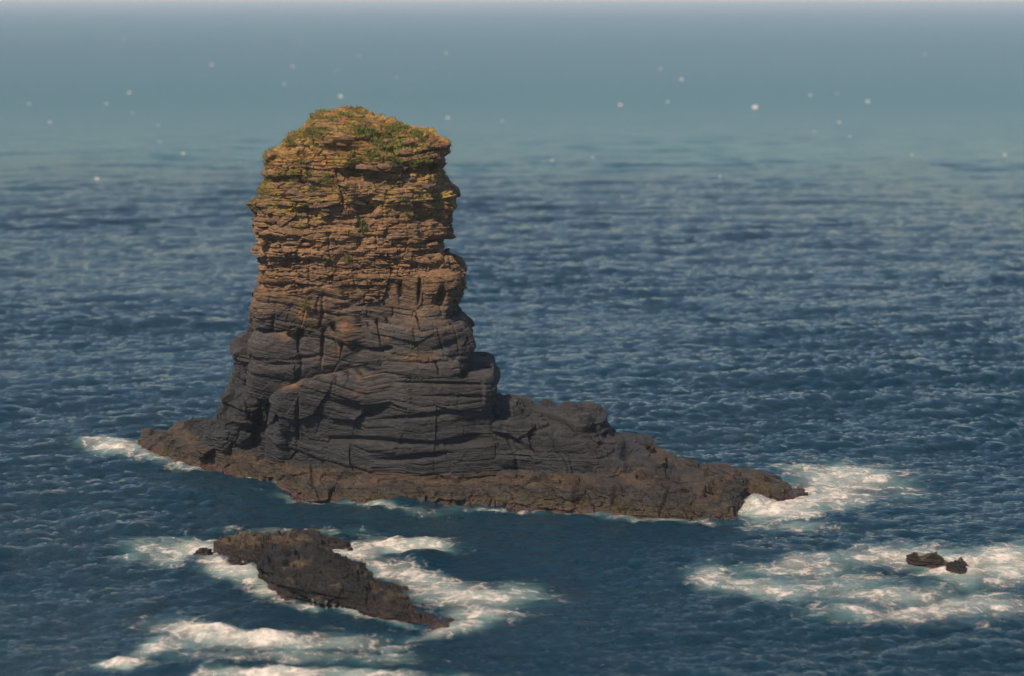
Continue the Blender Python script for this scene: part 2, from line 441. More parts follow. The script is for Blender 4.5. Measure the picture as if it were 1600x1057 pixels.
def displace(Pg, wrap, style, seed, bedline=None, feats=(), slope=0.0, amp=1.0):
    """push the points of a base grid (rows, columns, 3) outwards by bedding, joints, dents and noise"""
    nr, nc, _ = Pg.shape
    if wrap:
        du = np.roll(Pg, -1, 1) - np.roll(Pg, 1, 1)
    else:
        du = np.gradient(Pg, axis=1)
    dv = np.gradient(Pg, axis=0)
    n = np.cross(du, dv)
    ln = np.linalg.norm(n, axis=2, keepdims=True)
    n = n / np.maximum(ln, 1e-9)
    c = Pg.reshape(-1, 3).mean(0)
    if ((Pg - c) * n).sum() < 0: n = -n
    for _ in range(4):                                     # smooth the directions
        nn = n.copy(); nn[1:-1] += n[:-2] + n[2:]
        nn += (np.roll(n, 1, 1) + np.roll(n, -1, 1)) if wrap else 0
        n = nn / np.maximum(np.linalg.norm(nn, axis=2, keepdims=True), 1e-9)
    X, Y, Z = (Pg[..., i].ravel() for i in range(3))
    px, py, _d = proj(X, Y, Z)
    st = STYLE[style]
    s = Z + st['warp'] * fbm(X / 7, Y / 7, Z / 5, 3, seed) + slope * X
    if bedline is not None: s = s + bedline(px)
    u = X * 0.9 + Y * 0.75
    rough = sstep(-.35, .35, fbm(X / 6, Y / 6, Z / 5, 2, seed + 50)) * .8 + .45
    d = st['noise'][0] * fbm(X / 6, Y / 6, Z / 6, 3, seed + 1) + st['noise'][1] * fbm(X / 1.8, Y / 1.8, Z / 1.1, 3, seed + 2) + st['noise'][2] * fbm(X / .45, Y / .45, Z / .3, 2, seed + 3)
    for q, (fs, fa) in enumerate(st['facet']):
        wx = .18 * fs * fbm(X / fs, Y / fs, Z / fs, 2, seed + 80 + q)
        d += fa * facets(X + wx, Y - wx, Z + wx * .6, fs, seed + 300 + 10 * q)
    tint = np.zeros_like(X); gap = np.zeros_like(X)
    for q, (T, W, A, cb, cj) in enumerate(st['beds']):
        wob = .18 * T * fbm(X / (2.5 * T), Y / (2.5 * T), Z / (2.5 * T), 3, seed + 60 + q)
        off, tl, be, je, hh, v, hb = beds(u + 2 * wob, s + wob, seed + 10 * q + 5, T, W)
        k = rough if q else 1.0
        cw = .045 + .03 * T
        d += k * (A * (off - .5) + A * st['bed'] * (hb - .5) + A * .5 * tl - cb * np.exp(-(be / cw) ** 2) - cj * np.exp(-(je / cw) ** 2) * (hh > .35))
        tint += (hh - .5) * (.5, .35, .3)[q]
    for cx, cy, rx, ry, dep, rot in feats:                 # dents (negative) and bulges seen in the photograph
        a, b = px - cx, py - cy
        ca, sa = math.cos(rot), math.sin(rot)
        e = ((a * ca + b * sa) / rx) ** 2 + ((-a * sa + b * ca) / ry) ** 2
        d += dep * np.exp(-e ** 1.5)
    d *= amp
    nd_ = n.reshape(-1, 3)
    P = Pg.reshape(-1, 3) + nd_ * d[:, None]
    return P, nd_, tint, d

# colour of the rock, by height, bed and growth
C = lambda *a: np.array(a, float)
def stack_colour(P, nrm, tint, zone_line):
    X, Y, Z = P.T
    px, py, _ = proj(X, Y, Z)
    n1 = fbm(X / 4, Y / 4, Z / 3, 4, 91); n2 = fbm(X / 1.2, Y / 1.2, Z / .8, 4, 92); n3 = fbm(X / 9, Y / 9, Z / 7, 3, 93)
    def mix(c, k, w): return c * (1 - w[:, None]) + k * w[:, None]
    c = np.tile(C(.058, .053, .051), (len(P), 1))                              # slate brown
    c = mix(c, C(.029, .030, .033), sstep(17, 7, Z + 3 * n1))                    # dark splash zone
    c = mix(c, C(.200, .118, .062), sstep(17, 23.5, Z + 3.2 * n1 + 1.0 * n2))   # brown upper beds
    c = mix(c, C(.130, .092, .068), sstep(.05, .5, n2 + .5 * n1) * .75 * sstep(18, 26, Z))
    lich = sstep(.0, .55, n2 * .8 + n1 * .6 + (Z - 30) / 26 + np.clip(nrm[:, 2], -.2, .6) * .35)
    gold = sstep(-.3, .3, fbm(X / 2.5, Y / 2.5, Z / 1.5, 3, 98))[:, None]
    c = mix(c, C(.36, .175, .045) * (1 - gold) + C(.36, .255, .055) * gold, lich * sstep(19, 30, Z) * .78)
    moss = sstep(.12, .5, n1 + .5 * n2 + (Z - 36) / 22) * sstep(25, 33, Z)
    c = mix(c, C(.120, .125, .028), moss * .75)
    for sx, sy, rx, ry, w in ((450, 523, 16, 12, .5), (537, 522, 14, 24, .8), (605, 525, 6, 12, .6), (480, 487, 20, 18, .7), (660, 560, 40, 8, .5), (560, 600, 22, 18, .4), (515, 560, 30, 25, .25), (455, 602, 25, 6, .4), (720, 425, 12, 12, .4), (640, 430, 30, 10, .35)):
        w_ = w * np.exp(-(((px - sx) / rx) ** 2 + ((py - sy) / ry) ** 2)) * sstep(-.4, .3, n2)
        c = mix(c, C(.26, .125, .045), w_)
    c = c * (1 + tint * .75)[:, None]
    # tidal bands
    zl = Z + .55 * n1 + .35 * n2
    top = zone_line(px)
    tan = sstep(top + .35, top - .25, zl)
    c = mix(c, C(.074, .049, .031) * (1 + .25 * n2)[:, None], tan * .92)
    mus = sstep(.74 * top + .15, .74 * top - .2, zl) * sstep(-.6, -.05, n2 + .4 * n3)
    c = mix(c, C(.036, .032, .028), mus * .88)
    olive = sstep(.46 * top + .2, .46 * top - .2, zl) * sstep(-.35, .15, n2 + .3 * n1)
    c = mix(c, C(.066, .048, .019), olive * .9)
    red = sstep(.8, .25, zl)
    c = mix(c, C(.085, .044, .042), red * .7)
    blk = sstep(-.08, .25, fbm(X / 3.2, Y / 3.2, Z / 2.2, 4, 97) + .25 * n2 + sstep(1100, 1240, px) * .3) * sstep(880, 960, px)
    c = mix(c, C(.028, .026, .026), blk * .9)
    wet = np.clip(red * .9 + sstep(2.4, 1.2, zl) * .6 + sstep(14, 5, Z) * .2, 0, 1)
    return np.clip(c, .01, .8), wet
def band(px):
    return np.interp(px, [200, 260, 330, 430, 530, 640, 760, 900, 960, 1040, 1255], [2.7, 2.8, 2.3, 2.5, 2.6, 2.6, 2.7, 3.0, 3.6, 4.2, 3.6])

stack = link("sea_stack", None, label="tall layered rock stack standing in the sea with a low ridge running right", cat="sea stack")
PARTS = {}

def loft(name, prof, Yref, depth, nexp, style, seed, feats=(), bedline=None, slope=0.0, warp=None, shear=None, step=1.45, label=None, amp=1.0, close=6):
    """tower block: horizontal sections between a left and a right outline, with real depth in front of and behind Yref"""
    prof = np.array(prof, float)
    y = np.arange(prof[0, 0], prof[-1, 0], step)
    xl, xr = np.interp(y, prof[:, 0], prof[:, 1]), np.interp(y, prof[:, 0], prof[:, 2])
    XL, _, Zr = at(xl, y, Yref); XR, _, _ = at(xr, y, Yref)
    a, xc = (XR - XL) / 2, (XR + XL) / 2
    dp = np.array(depth, float)
    bf, bb = np.interp(y, dp[:, 0], dp[:, 1]), np.interp(y, dp[:, 0], dp[:, 2])
    t = np.linspace(0, np.pi, 600)
    cx, sy = np.sign(np.cos(t)) * np.abs(np.cos(t)) ** (2 / nexp), np.sin(t) ** (2 / nexp)
    am, bm = a.max(), bf.max()
    arc = np.concatenate([[0], np.cumsum(np.hypot(np.diff(cx * am), np.diff(sy * bm)))])
    nf = int(arc[-1] / 0.105)
    tt = np.interp(np.linspace(0, arc[-1], nf), arc, t)
    nb = max(40, nf // 4)
    tb = np.linspace(np.pi, 2 * np.pi, nb + 2)[1:-1]
    T_ = np.concatenate([tt, tb])
    cx = np.sign(np.cos(T_)) * np.abs(np.cos(T_)) ** (2 / nexp)
    sy = np.sign(np.sin(T_)) * np.abs(np.sin(T_)) ** (2 / nexp)
    PX = xc[:, None] - a[:, None] * cx[None]
    PY = Yref - np.where(sy[None] > 0, bf[:, None], bb[:, None]) * sy[None]
    PZ = Zr[:, None] + 0 * PX
    if shear is not None: PY = PY + shear(y)[:, None] * np.maximum(0, -11.0 - PX)      # the face swings back to the left
    if warp is not None:
        ppx, _, _ = proj(PX, PY, PZ)
        PZ = PZ + warp(ppx)
    Pg = np.stack([PX, PY, PZ], -1)
    P, nrm, tint, d = displace(Pg, True, style, seed, bedline, feats, slope, amp)
    nr, nc = PX.shape
    Q = grid_faces(nr, nc, True)
    # lids
    topc, botc = P[:nc].mean(0), P[-nc:].mean(0)
    P = np.vstack([P, topc, botc]); nrm = np.vstack([nrm, [0, 0, 1], [0, 0, -1]]); tint = np.append(tint, [0, 0])
    i = np.arange(nc)
    lid = np.stack([np.full(nc, nr * nc), (i + 1) % nc, i, i], 1)
    col, wet = stack_colour(P, nrm, tint, band)
    me = bpy_poly(name, P, Q, [(nr * nc, np.stack([(i + 1) % nc, i], 1)), (nr * nc + 1, np.stack([(nr - 1) * nc + i, (nr - 1) * nc + (i + 1) % nc], 1))], col, wet)
    o = link(name, me, M_ROCK, stack)
    if label: o['label'] = label
    PARTS.setdefault(name, []).append((P, nrm))
    return o
def bpy_poly(name, P, Q, fans, col, wet):
    loops = [Q.ravel()]; sizes = [np.full(len(Q), 4)]
    for c, e in fans:
        loops.append(np.concatenate([np.full((len(e), 1), c), e], 1).ravel()); sizes.append(np.full(len(e), 3))
    loops, sizes = np.concatenate(loops).astype(np.int32), np.concatenate(sizes)
    me = bpy.data.meshes.new(name)
    me.vertices.add(len(P)); me.vertices.foreach_set("co", P.astype(np.float32).ravel())
    me.loops.add(len(loops)); me.loops.foreach_set("vertex_index", loops)
    me.polygons.add(len(sizes)); me.polygons.foreach_set("loop_start", (np.cumsum(sizes) - sizes).astype(np.int32))
    me.update(calc_edges=True)
    me.polygons.foreach_set("use_smooth", np.zeros(len(sizes), bool))
    a = me.attributes.new("Col", 'FLOAT_COLOR', 'POINT')
    a.data.foreach_set("color", np.concatenate([col, np.ones((len(P), 1))], 1).astype(np.float32).ravel())
    w = me.attributes.new("wet", 'FLOAT', 'POINT'); w.data.foreach_set("value", wet.astype(np.float32))
    me.validate()
    return me

def curve(xs, ys): return lambda p: np.interp(p, xs, ys)
arch = curve([300, 430, 530, 600, 660, 740, 800], [-2.6, -1.9, -.6, .5, 1.2, .8, .5])      # beds arch gently up to the right

# thin-bedded brown top
TY = 12.0
loft("thin_bedded_top",
     [(171, 512, 535), (174, 499, 545), (181, 492, 578), (188, 485, 614), (197, 469, 648), (209, 455, 672), (218, 446, 684), (226, 440, 695), (240, 422, 694),
      (256, 419, 688), (259, 419, 678), (267, 418, 691), (288, 412, 702), (303, 404, 713), (310, 399, 711), (330, 398, 704), (351, 400, 699),
      (360, 403, 706), (367, 406, 709), (381, 406, 706), (389, 406, 690), (394, 407, 700), (402, 408, 715), (430, 408, 727), (444, 407, 728), (470, 407, 720)],
     TY, [(171, .5, 1.0), (180, 2.0, 3.0), (200, 4.0, 5.0), (240, 5.6, 6.0), (300, 6.2, 6.5), (470, 6.6, 7)], 3.2, 'thin', 101, step=1.3,
     feats=[(530, 228, 34, 6, -1.3, .05), (470, 244, 20, 6, -.8, 0), (555, 268, 16, 12, -1.1, -.5), (600, 222, 30, 14, -.6, .4), (690, 380, 22, 7, -2.0, 0), (572, 324, 18, 14, -1.1, 0),
            (690, 306, 12, 30, -1.0, 0), (470, 274, 28, 12, .6, 0), (620, 306, 35, 20, .4, 0), (440, 360, 22, 8, .5, 0), (470, 396, 50, 8, .5, .1), (660, 406, 40, 8, .7, 0), (395, 303, 10, 10, -.6, 0)],
     slope=-.02, label="brown thin-bedded top with orange lichen")
# jointed grey block below it, right
loft("jointed_block",
     [(408, 560, 700), (414, 540, 722), (430, 520, 727), (446, 404, 728), (470, 402, 717), (484, 402, 707), (500, 402, 702)],
     TY, [(408, 5.4, 6), (416, 6.9, 6), (470, 7.2, 6), (500, 6.6, 6)], 7.0, 'massive', 131,
     feats=[(625, 448, 3, 24, -.7, 0), (655, 453, 2.5, 22, -.8, .05), (690, 470, 7, 20, -1.2, .15), (590, 453, 8, 16, .5, 0), (560, 476, 40, 7, -.6, -.25)], bedline=arch)
# left shoulder of stepped ledges
loft("left_shoulder",
     [(432, 409, 600), (440, 405, 600), (455, 400, 600), (495, 397, 600), (523, 394, 600), (529, 372, 600), (533, 366, 600), (541, 366, 600), (548, 374, 600), (558, 376, 580),
      (578, 369, 560), (598, 359, 540), (608, 347, 520), (618, 348, 500), (630, 342, 480), (645, 337, 470), (660, 322, 460), (690, 318, 455), (745, 314, 450)],
     22.0, [(432, 12, 5), (500, 13.0, 5), (560, 11, 6), (620, 9.6, 6), (690, 7.6, 6), (745, 6.0, 7)], 2.6, 'dark', 151, label="dark stepped left shoulder with a small cave",
     feats=[(418, 613, 9, 7, -3.4, 0), (404, 660, 7, 34, -.7, .12), (380, 640, 14, 20, .6, 0), (380, 600, 22, 5, -.7, -.1), (372, 538, 8, 5, .5, 0)], bedline=arch)
# massive lens-shaped bed
loft("massive_bed",
     [(466, 580, 680), (472, 540, 692), (484, 450, 704), (492, 404, 710), (502, 399, 724), (515, 397, 737), (530, 397, 742), (547, 395, 740), (558, 394, 728), (566, 394, 716), (590, 392, 708)],
     TY, [(466, 5, 6), (474, 7.2, 6), (500, 7.9, 6), (545, 8.2, 6), (560, 7.7, 6), (590, 7, 6)], 7.0, 'massive', 171, amp=.8, warp=curve([380, 430, 520, 600, 660, 760], [-1.6, -1.3, -.4, .3, .5, .2]),
     feats=[(503, 540, 3, 30, -.7, .06), (560, 535, 4, 30, -.6, .03), (537, 528, 18, 26, .5, 0), (606, 545, 7, 4, -.9, 0), (590, 548, 16, 4, -.6, 0), (440, 570, 20, 4, -.5, 0), (650, 520, 60, 22, .5, 0), (700, 540, 30, 6, -.4, -.4), (475, 560, 30, 3, -.5, -.1)],
     bedline=arch, shear=curve([480, 590], [.05, .15]), label="massive dark lens of rock with rust stains")
# lower wall
loft("lower_wall",
     [(537, 600, 720), (543, 540, 728), (556, 470, 734), (570, 440, 732), (572, 438, 768), (588, 430, 771), (615, 424, 771), (640, 418, 778), (690, 412, 800), (730, 408, 830), (775, 406, 850)],
     TY, [(537, 6, 6), (545, 8.3, 6), (560, 9.0, 7), (620, 9.2, 7), (700, 9.2, 8), (775, 9.2, 8)], 9.0, 'massive', 191, amp=.85, warp=curve([380, 430, 520, 600, 660, 760], [-2.2, -1.9, -1.0, .2, .6, .15]),
     feats=[(500, 575, 120, 2.5, -.5, -.18), (470, 590, 70, 2.5, -.6, -.2), (466, 660, 3, 40, -.5, .05), (545, 610, 40, 26, .6, .3), (560, 640, 40, 10, -.6, .3), (690, 600, 70, 3, -.5, .02), (720, 620, 50, 3, -.45, .02),
            (660, 650, 60, 4, -.6, -.1), (600, 690, 90, 5, -.6, .05), (730, 690, 40, 8, -.8, -.1), (440, 690, 8, 40, .6, 0), (650, 715, 50, 5, -.9, -.1), (750, 660, 30, 40, -.8, .3)],
     bedline=arch, shear=curve([555, 640, 770], [.14, .36, .50]), label="dark lower wall with fine bedding lines")

def sheet(name, stations, style, seed, parent, nexp=2.6, feats=(), slope=0.0, res=.12, amp=1.0, colour=None, deep=2.5, label=None, ter=None):
    """low rock mass: a crest line with its own heights, a front foot and a back foot in the water"""
    s = np.array(stations, float)        # crest px x, y, crest distance Y | front foot px x, y | back width m
    CX, CY, CZ = at(s[:, 0], s[:, 1], s[:, 2])
    FX, FY = sea_at(s[:, 3], s[:, 4])
    k = np.concatenate([[0], np.cumsum(np.maximum(np.hypot(np.diff(CX), np.diff(CY)), np.hypot(np.diff(FX), np.diff(FY))))])
    nu = int(k[-1] / res) + 2
    kk = np.linspace(0, k[-1], nu)
    I = lambda a: np.interp(kk, k, a)
    CX, CY, CZ, FX, FY, BW = (I(a) for a in (CX, CY, CZ, FX, FY, s[:, 5]))
    CZ = np.maximum(CZ, .02)
    length = np.hypot(FX - CX, FY - CY).max() + CZ.max()
    nv = int(length / res * 1.15) + 8
    nx = nexp(I(s[:, 0])) if callable(nexp) else np.full(nu, nexp)
    n0 = float(nx.mean())
    f = np.linspace(0, np.pi / 2, 400)
    pl, hg = np.sin(f) ** (2 / n0), np.cos(f) ** (2 / n0)
    arc = np.concatenate([[0], np.cumsum(np.hypot(np.diff(pl) * np.hypot(FX - CX, FY - CY).max(), np.diff(hg) * CZ.max()))])
    ff = np.interp(np.linspace(0, arc[-1], nv), arc, f)
    rows = []
    nb = max(10, nv // 3)
    fb = np.linspace(np.pi / 2, 0, nb + 1)[:-1]
    rows.append(np.stack([CX, CY + BW * 1.15 + .3, np.full(nu, -deep)], -1))
    for q in fb:
        rows.append(np.stack([CX, CY + BW * np.sin(q) ** (2 / nx), CZ * np.clip(np.cos(q), 0, 1) ** (2 / nx)], -1))
    for q in ff:
        p_, h_ = np.sin(q) ** (2 / nx), np.clip(np.cos(q), 0, 1) ** (2 / nx)
        rows.append(np.stack([lerp(CX, FX, p_), lerp(CY, FY, p_), CZ * h_], -1))
    for dz in (.3, .7, 1.2, deep):
        rows.append(np.stack([FX, FY - .12 * dz, np.full(nu, -dz)], -1))
    Pg = np.array(rows)
    P, nrm, tint, d = displace(Pg, False, style, seed, None, feats, slope, amp)
    if ter: P = terrace(P, *ter, seed + 7)
    Q = grid_faces(Pg.shape[0], nu, False)
    col, wet = (colour or (lambda a, b, c: stack_colour(a, b, c, band)))(P, nrm, tint)
    me = bpy_poly(name, P, Q, [], col, wet)
    o = link(name, me, M_ROCK, parent)
    if label: o['label'] = label
    PARTS.setdefault(name, []).append((P, nrm))
    return o

# dark ridge falling to the right
RY = 11
sheet("ridge", [(690, 600, RY, 690, 770, 4), (772, 616, RY, 780, 782, 5), (804, 623, RY, 805, 783, 5), (830, 636, RY, 840, 784, 5), (868, 640, RY, 880, 785, 5), (915, 638, RY, 905, 786, 5), (941, 648, RY, 930, 787, 5), (945, 657, RY, 940, 787, 5),
      (958, 672, RY, 955, 788, 4.6), (999, 679, RY, 975, 789, 4.4), (1018, 689, RY, 990, 790, 4), (1033, 705, RY, 1010, 790, 3.6), (1066, 722, RY, 1030, 790, 3), (1080, 750, RY, 1040, 788, 2)],
      'dark', 211, stack, 2.7, ter=(1.4, .6, (.04, -.04)), label="black ridge stepping down to the right",
      feats=[(900, 665, 40, 14, .6, .3), (800, 650, 50, 8, -.6, .1), (870, 700, 60, 10, -.8, .15), (780, 735, 60, 8, -1.0, -.05), (985, 712, 14, 10, -1.0, 0), (960, 700, 16, 12, .7, 0), (925, 643, 18, 6, .5, .3), (920, 760, 10, 30, -.8, .2), (700, 733, 40, 7, -.9, .1)])
# tan and olive tidal shelf all round the foot
sheet("tidal_shelf", [(222, 692, 29, 222, 703, .3), (224, 679, 29, 226, 707, 3), (258, 677, 28, 250, 716, 4), (272, 667, 28, 275, 724, 5), (298, 660, 26, 312, 728, 5), (325, 662, 24, 357, 742, 5), (380, 692, 17, 410, 755, 6), (430, 706, 12, 430, 762, 6),
      (470, 722, 8, 460, 777, 6), (530, 735, 5.5, 490, 787, 6), (600, 743, 4.5, 580, 793, 6), (700, 745, 4.2, 700, 795, 6), (790, 742, 4.2, 792, 795, 6), (870, 735, 4.2, 867, 799, 6), (905, 728, 4.5, 920, 805, 6), (960, 714, 5.5, 980, 809, 6),
      (1010, 710, 6.5, 1055, 812, 5), (1066, 722, 7, 1090, 813, 5), (1104, 733, 7, 1130, 813, 5), (1113, 726, 7, 1150, 812, 5), (1145, 731, 7, 1162, 800, 4.5), (1176, 738, 7.5, 1172, 787, 4), (1198, 741, 7.5, 1204, 789, 3.5), (1224, 752, 8, 1238, 782, 3), (1240, 764, 8, 1250, 775, 1), (1262, 771, 7.5, 1262, 773, .2)],
      'shelf', 231, stack, ter=(.9, .6, (.05, -.04)), nexp=curve([200, 330, 430, 880, 960, 1260], [2.3, 2.3, 2.5, 2.5, 2.0, 1.9]), label="tan and olive tide-marked shelf at the waterline",
      feats=[(425, 735, 4, 20, -.9, 0), (488, 745, 3, 14, -.6, 0), (640, 759, 80, 2.5, -.6, 0), (740, 758, 60, 3, -.7, 0), (905, 770, 9, 30, -1.1, .2), (985, 720, 14, 9, -.9, 0), (1000, 726, 16, 6, .6, 0), (960, 780, 4, 16, -.6, .2), (1040, 785, 4, 20, -.6, .4),
             (1060, 745, 26, 7, -.6, .2), (1120, 760, 8, 20, -.5, .3), (1175, 770, 12, 14, -.8, 0), (920, 760, 20, 20, .5, 0), (1050, 770, 40, 14, .5, .2), (840, 758, 24, 9, .6, 0)])

# ------------------------------------------------------------------ skerries and boulders
def skerry_colour(P, nrm, tint):
    X, Y, Z = P.T
    n1 = fbm(X / 3, Y / 3, Z / 2, 4, 95); n2 = fbm(X / .9, Y / .9, Z / .5, 4, 96)
    c = np.tile(C(.014, .013, .013), (len(P), 1))
    mix = lambda c, k, w: c * (1 - w[:, None]) + k * w[:, None]
    c = mix(c, C(.085, .060, .034), sstep(.05, .4, n1 + .4 * n2 + np.clip(nrm[:, 2], 0, 1) * .35 - .2))  # brown patches; extra brown on upward faces paints lit tops over dark sides
    c = mix(c, C(.052, .044, .018), sstep(.15, .5, n2 + .3 * n1) * .6)
    c = c * (1 + tint * .7)[:, None]
    red = sstep(.9, .25, Z + .4 * n2)
    c = mix(c, C(.045, .028, .026), red * .7)
    return np.clip(c, .008, .5), np.clip(.75 + red * .25, 0, 1)

skerry = link("skerry", None, label="long low dark layered skerry washed by foam in front of the stack", cat="skerry")
sheet("back_ledge", [(334, 868, -14, 334, 870, .4), (341, 850, -15, 342, 877, 1.5), (356, 844, -15, 364, 883, 2), (390, 836, -15, 399, 886, 2.5), (434, 843, -15, 430, 888, 2.5), (452, 838, -15, 470, 890, 2.5), (486, 839, -15, 500, 890, 2.5), (521, 848, -15, 522, 885, 2), (540, 855, -15, 536, 872, 1.2), (549, 859, -16, 549, 861, .3)],
      'skerry', 251, skerry, 2.6, ter=(.50, .8, (.14, .22)), colour=skerry_colour, slope=.08, res=.10, feats=[(445, 845, 8, 12, -.5, .4), (400, 862, 60, 3, -.4, .1), (470, 860, 50, 4, -.4, .2)])
sheet("main_ledge", [(402, 892, -26, 402, 900, .5), (410, 884, -26, 410, 912, 2), (425, 873, -26, 430, 936, 3), (455, 870, -26, 451, 945, 3.5), (487, 869, -26, 512, 955, 3.5), (526, 878, -27, 540, 957, 3.5), (560, 890, -28, 558, 960, 3), (577, 908, -29, 595, 968, 3), (585, 917, -30, 615, 972, 2.5), (602, 914, -30, 636, 975, 2.5), (635, 930, -31, 655, 976, 2), (646, 945, -32, 668, 973, 1.2), (660, 955, -33, 675, 970, .8)],
      'skerry', 271, skerry, 2.8, ter=(.55, .85, (.15, .24)), colour=skerry_colour, slope=.13, res=.10, feats=[(480, 905, 70, 3, -.5, .12), (500, 925, 80, 3, -.6, .15), (560, 940, 70, 3, -.6, .2), (520, 890, 60, 3, -.4, .1), (585, 925, 6, 16, -.5, -.3), (610, 950, 40, 4, -.5, .25)])
sheet("tail_ledge", [(632, 950, -32.6, 640, 973, .8), (655, 950, -33.4, 668, 977, 1.2), (676, 948, -33.8, 680, 983, 1.3), (700, 948, -33.8, 696, 981, 1.4), (716, 951, -33.4, 712, 976, 1.2), (730, 957, -33.2, 728, 970, .8), (740, 965, -33.3, 739, 968, .2)],
      'skerry', 287, skerry, 2.5, ter=(.35, .6, (.15, .24)), colour=skerry_colour, slope=.05, res=.08, amp=.5)

def boulder(label, sts, seed):
    r = link("boulder", None, label=label, cat="rock", group="small rocks awash")
    o = sheet("boulder", sts, 'shelf', seed, None, 2.2, colour=skerry_colour, res=.07, amp=.5, deep=1.2)
    bpy.data.objects.remove(r)
    tag(o, label, "rock", "small rocks awash")
    return o
def lump(label, pts, seed):              # pts: px x, crest y, foot y, back width
    st = []
    for x, yc, yf, bw in pts:
        st.append((x, yc, float(sea_at(x, yf)[1]) + .25 + .25 * bw, x, yf, bw))
    boulder(label, st, seed)
lump("tiny dark rock awash off the left end of the low skerry", [(299, 866, 870, .2), (306, 859, 872, .8), (316, 855, 874, 1), (327, 858, 872, .8), (333, 865, 869, .2)], 301)
lump("longer dark wet rock in the foam field, left of the rounded pair", [(1415, 876, 880, .3), (1420, 868, 883, .9), (1430, 865, 885, 1.0), (1440, 870, 886, 1.0), (1452, 867, 887, 1.2), (1463, 863, 889, 1.3), (1474, 871, 890, 1), (1486, 885, 891, .3)], 311)
lump("rounded dark boulder at the back of the pair in the foam field", [(1489, 883, 888, .3), (1495, 873, 891, 1), (1503, 869, 893, 1.3), (1511, 876, 893, 1), (1518, 889, 893, .2)], 321)
lump("rounded dark boulder at the front of the pair in the foam field", [(1476, 888, 892, .3), (1484, 880, 898, 1), (1495, 877, 901, 1.3), (1506, 882, 901, 1), (1514, 893, 897, .2)], 331)

# ------------------------------------------------------------------ loose slabs on the thin-bedded top
def slab_mesh(i):
    r = np.random.default_rng(400 + i)
    n = int(r.integers(5, 8))
    a = np.sort(np.linspace(0, 2 * np.pi, n, endpoint=False) + r.uniform(-.3, .3, n))
    rad = r.uniform(.75, 1.15, n)
    x, y = rad * np.cos(a), rad * np.sin(a) * r.uniform(.55, .85)
    V = []
    for z, k in ((-.5, .86), (-.36, 1.0), (.30, .97), (.5, .82)):
        V += [(x[j] * k + r.uniform(-.05, .05), y[j] * k + r.uniform(-.05, .05), z + r.uniform(-.08, .08)) for j in range(n)]
    Fc = [tuple(range(n))[::-1], tuple(range(3 * n, 4 * n))]
    for l in range(3):
        Fc += [(l * n + j, l * n + (j + 1) % n, (l + 1) * n + (j + 1) % n, (l + 1) * n + j) for j in range(n)]
    me = bpy.data.meshes.new("rock_slab"); me.from_pydata(V, [], Fc); me.update()
    me.materials.append(M_SLAB)
    return me
SLABS = [slab_mesh(i) for i in range(14)]
top_obj = [o for o in bpy.data.objects if o.name == "thin_bedded_top"][0]
P, Nn = PARTS["thin_bedded_top"][0]
ppx, ppy, pd = proj(*P.T)
front = np.where((Nn[:, 1] < -.15) & (ppy > 178) & (ppy < 425))[0]
wgt = np.interp(ppy[front], [178, 200, 330, 425], [1.0, 1.6, 1.2, .7]); wgt = wgt / wgt.sum()
pick = rng.choice(front, 240, replace=False, p=wgt)
for q, i in enumerate(pick):
    o = link("rock_slab", SLABS[q % len(SLABS)], None, top_obj)
    L_ = float(np.exp(rng.normal(math.log(.55), .38)))
    t_ = L_ * float(rng.uniform(.28, .55))
    n = Nn[i]
    rz = math.atan2(n[1], n[0]) + math.pi / 2 + float(rng.normal(0, .3))
    o.scale = (L_ * float(rng.uniform(.9, 1.5)), L_ * .9, t_)
    o.rotation_euler = (float(rng.normal(0, .12)), float(rng.normal(.03, .10)), rz)
    o.location = tuple(P[i] - n * L_ * float(rng.uniform(.15, .42)))

# ------------------------------------------------------------------ grass
def surface_at(x, y, r=5, names=("thin_bedded_top", "jointed_block", "massive_bed", "left_shoulder", "lower_wall")):
    best = None
    for nme in names:
        for P, Nn in PARTS[nme]:
            a, b, d = PROJ[nme]
            m = np.where((np.abs(a - x) < r) & (np.abs(b - y) < r))[0]
            if len(m):
                j = m[np.argmin(d[m])]
                if best is None or d[j] < best[0]: best = (d[j], P[j], Nn[j])
    return best
PROJ = {k: proj(*v[0][0].T) for k, v in PARTS.items()}   # (first mesh of every name)
def tuft(spots, blades, hgt, seed):
    """blades rooted in the ledges round the given spots"""
    r = np.random.default_rng(seed)
    V, Fc = [], []
    for (x, y, rx, ry, dens) in spots:
        hits = [surface_at(x + g0 * rx, y + g1 * ry, 3) for g0, g1 in np.clip(r.normal(0, .45, (int(dens * 1.5), 2)), -1, 1)]
        hits = [h_ for h_ in hits if h_ is not None]
        mid_ = np.median([h_[1] for h_ in hits], 0)
        near = [h_ for h_ in hits if np.linalg.norm(h_[1] - mid_) < .26 + .05 * max(rx, ry)]
        for hit in near:
            p, n = hit[1], hit[2]
            for _b in range(blades):
                root = p + r.normal(0, .13, 3) * (1, 1, .35) - n * .05
                h_ = hgt * r.uniform(.5, 1.25)
                a = r.uniform(0, 2 * np.pi)
                out = np.array([math.cos(a), math.sin(a), 0]) * r.uniform(.15, .6) + n * .45 * r.uniform(.3, 1)
                dirv = out + np.array([0, 0, .85]); dirv /= np.linalg.norm(dirv)
                side = np.array([-math.sin(a + 1.1), math.cos(a + 1.1), 0]) * .035 * r.uniform(.7, 1.5)
                mid = root + dirv * h_ * .55
                tip = root + dirv * h_ + out * h_ * .25 - np.array([0, 0, .10 * h_])
                k = len(V)
                V += [root - side, root + side, mid + side * .8, mid - side * .8, tip]
                Fc += [(k, k + 1, k + 2, k + 3), (k + 3, k + 2, k + 4)]
    me = bpy.data.meshes.new("grass_tuft"); me.from_pydata([tuple(map(float, v)) for v in V], [], Fc); me.update()
    return me
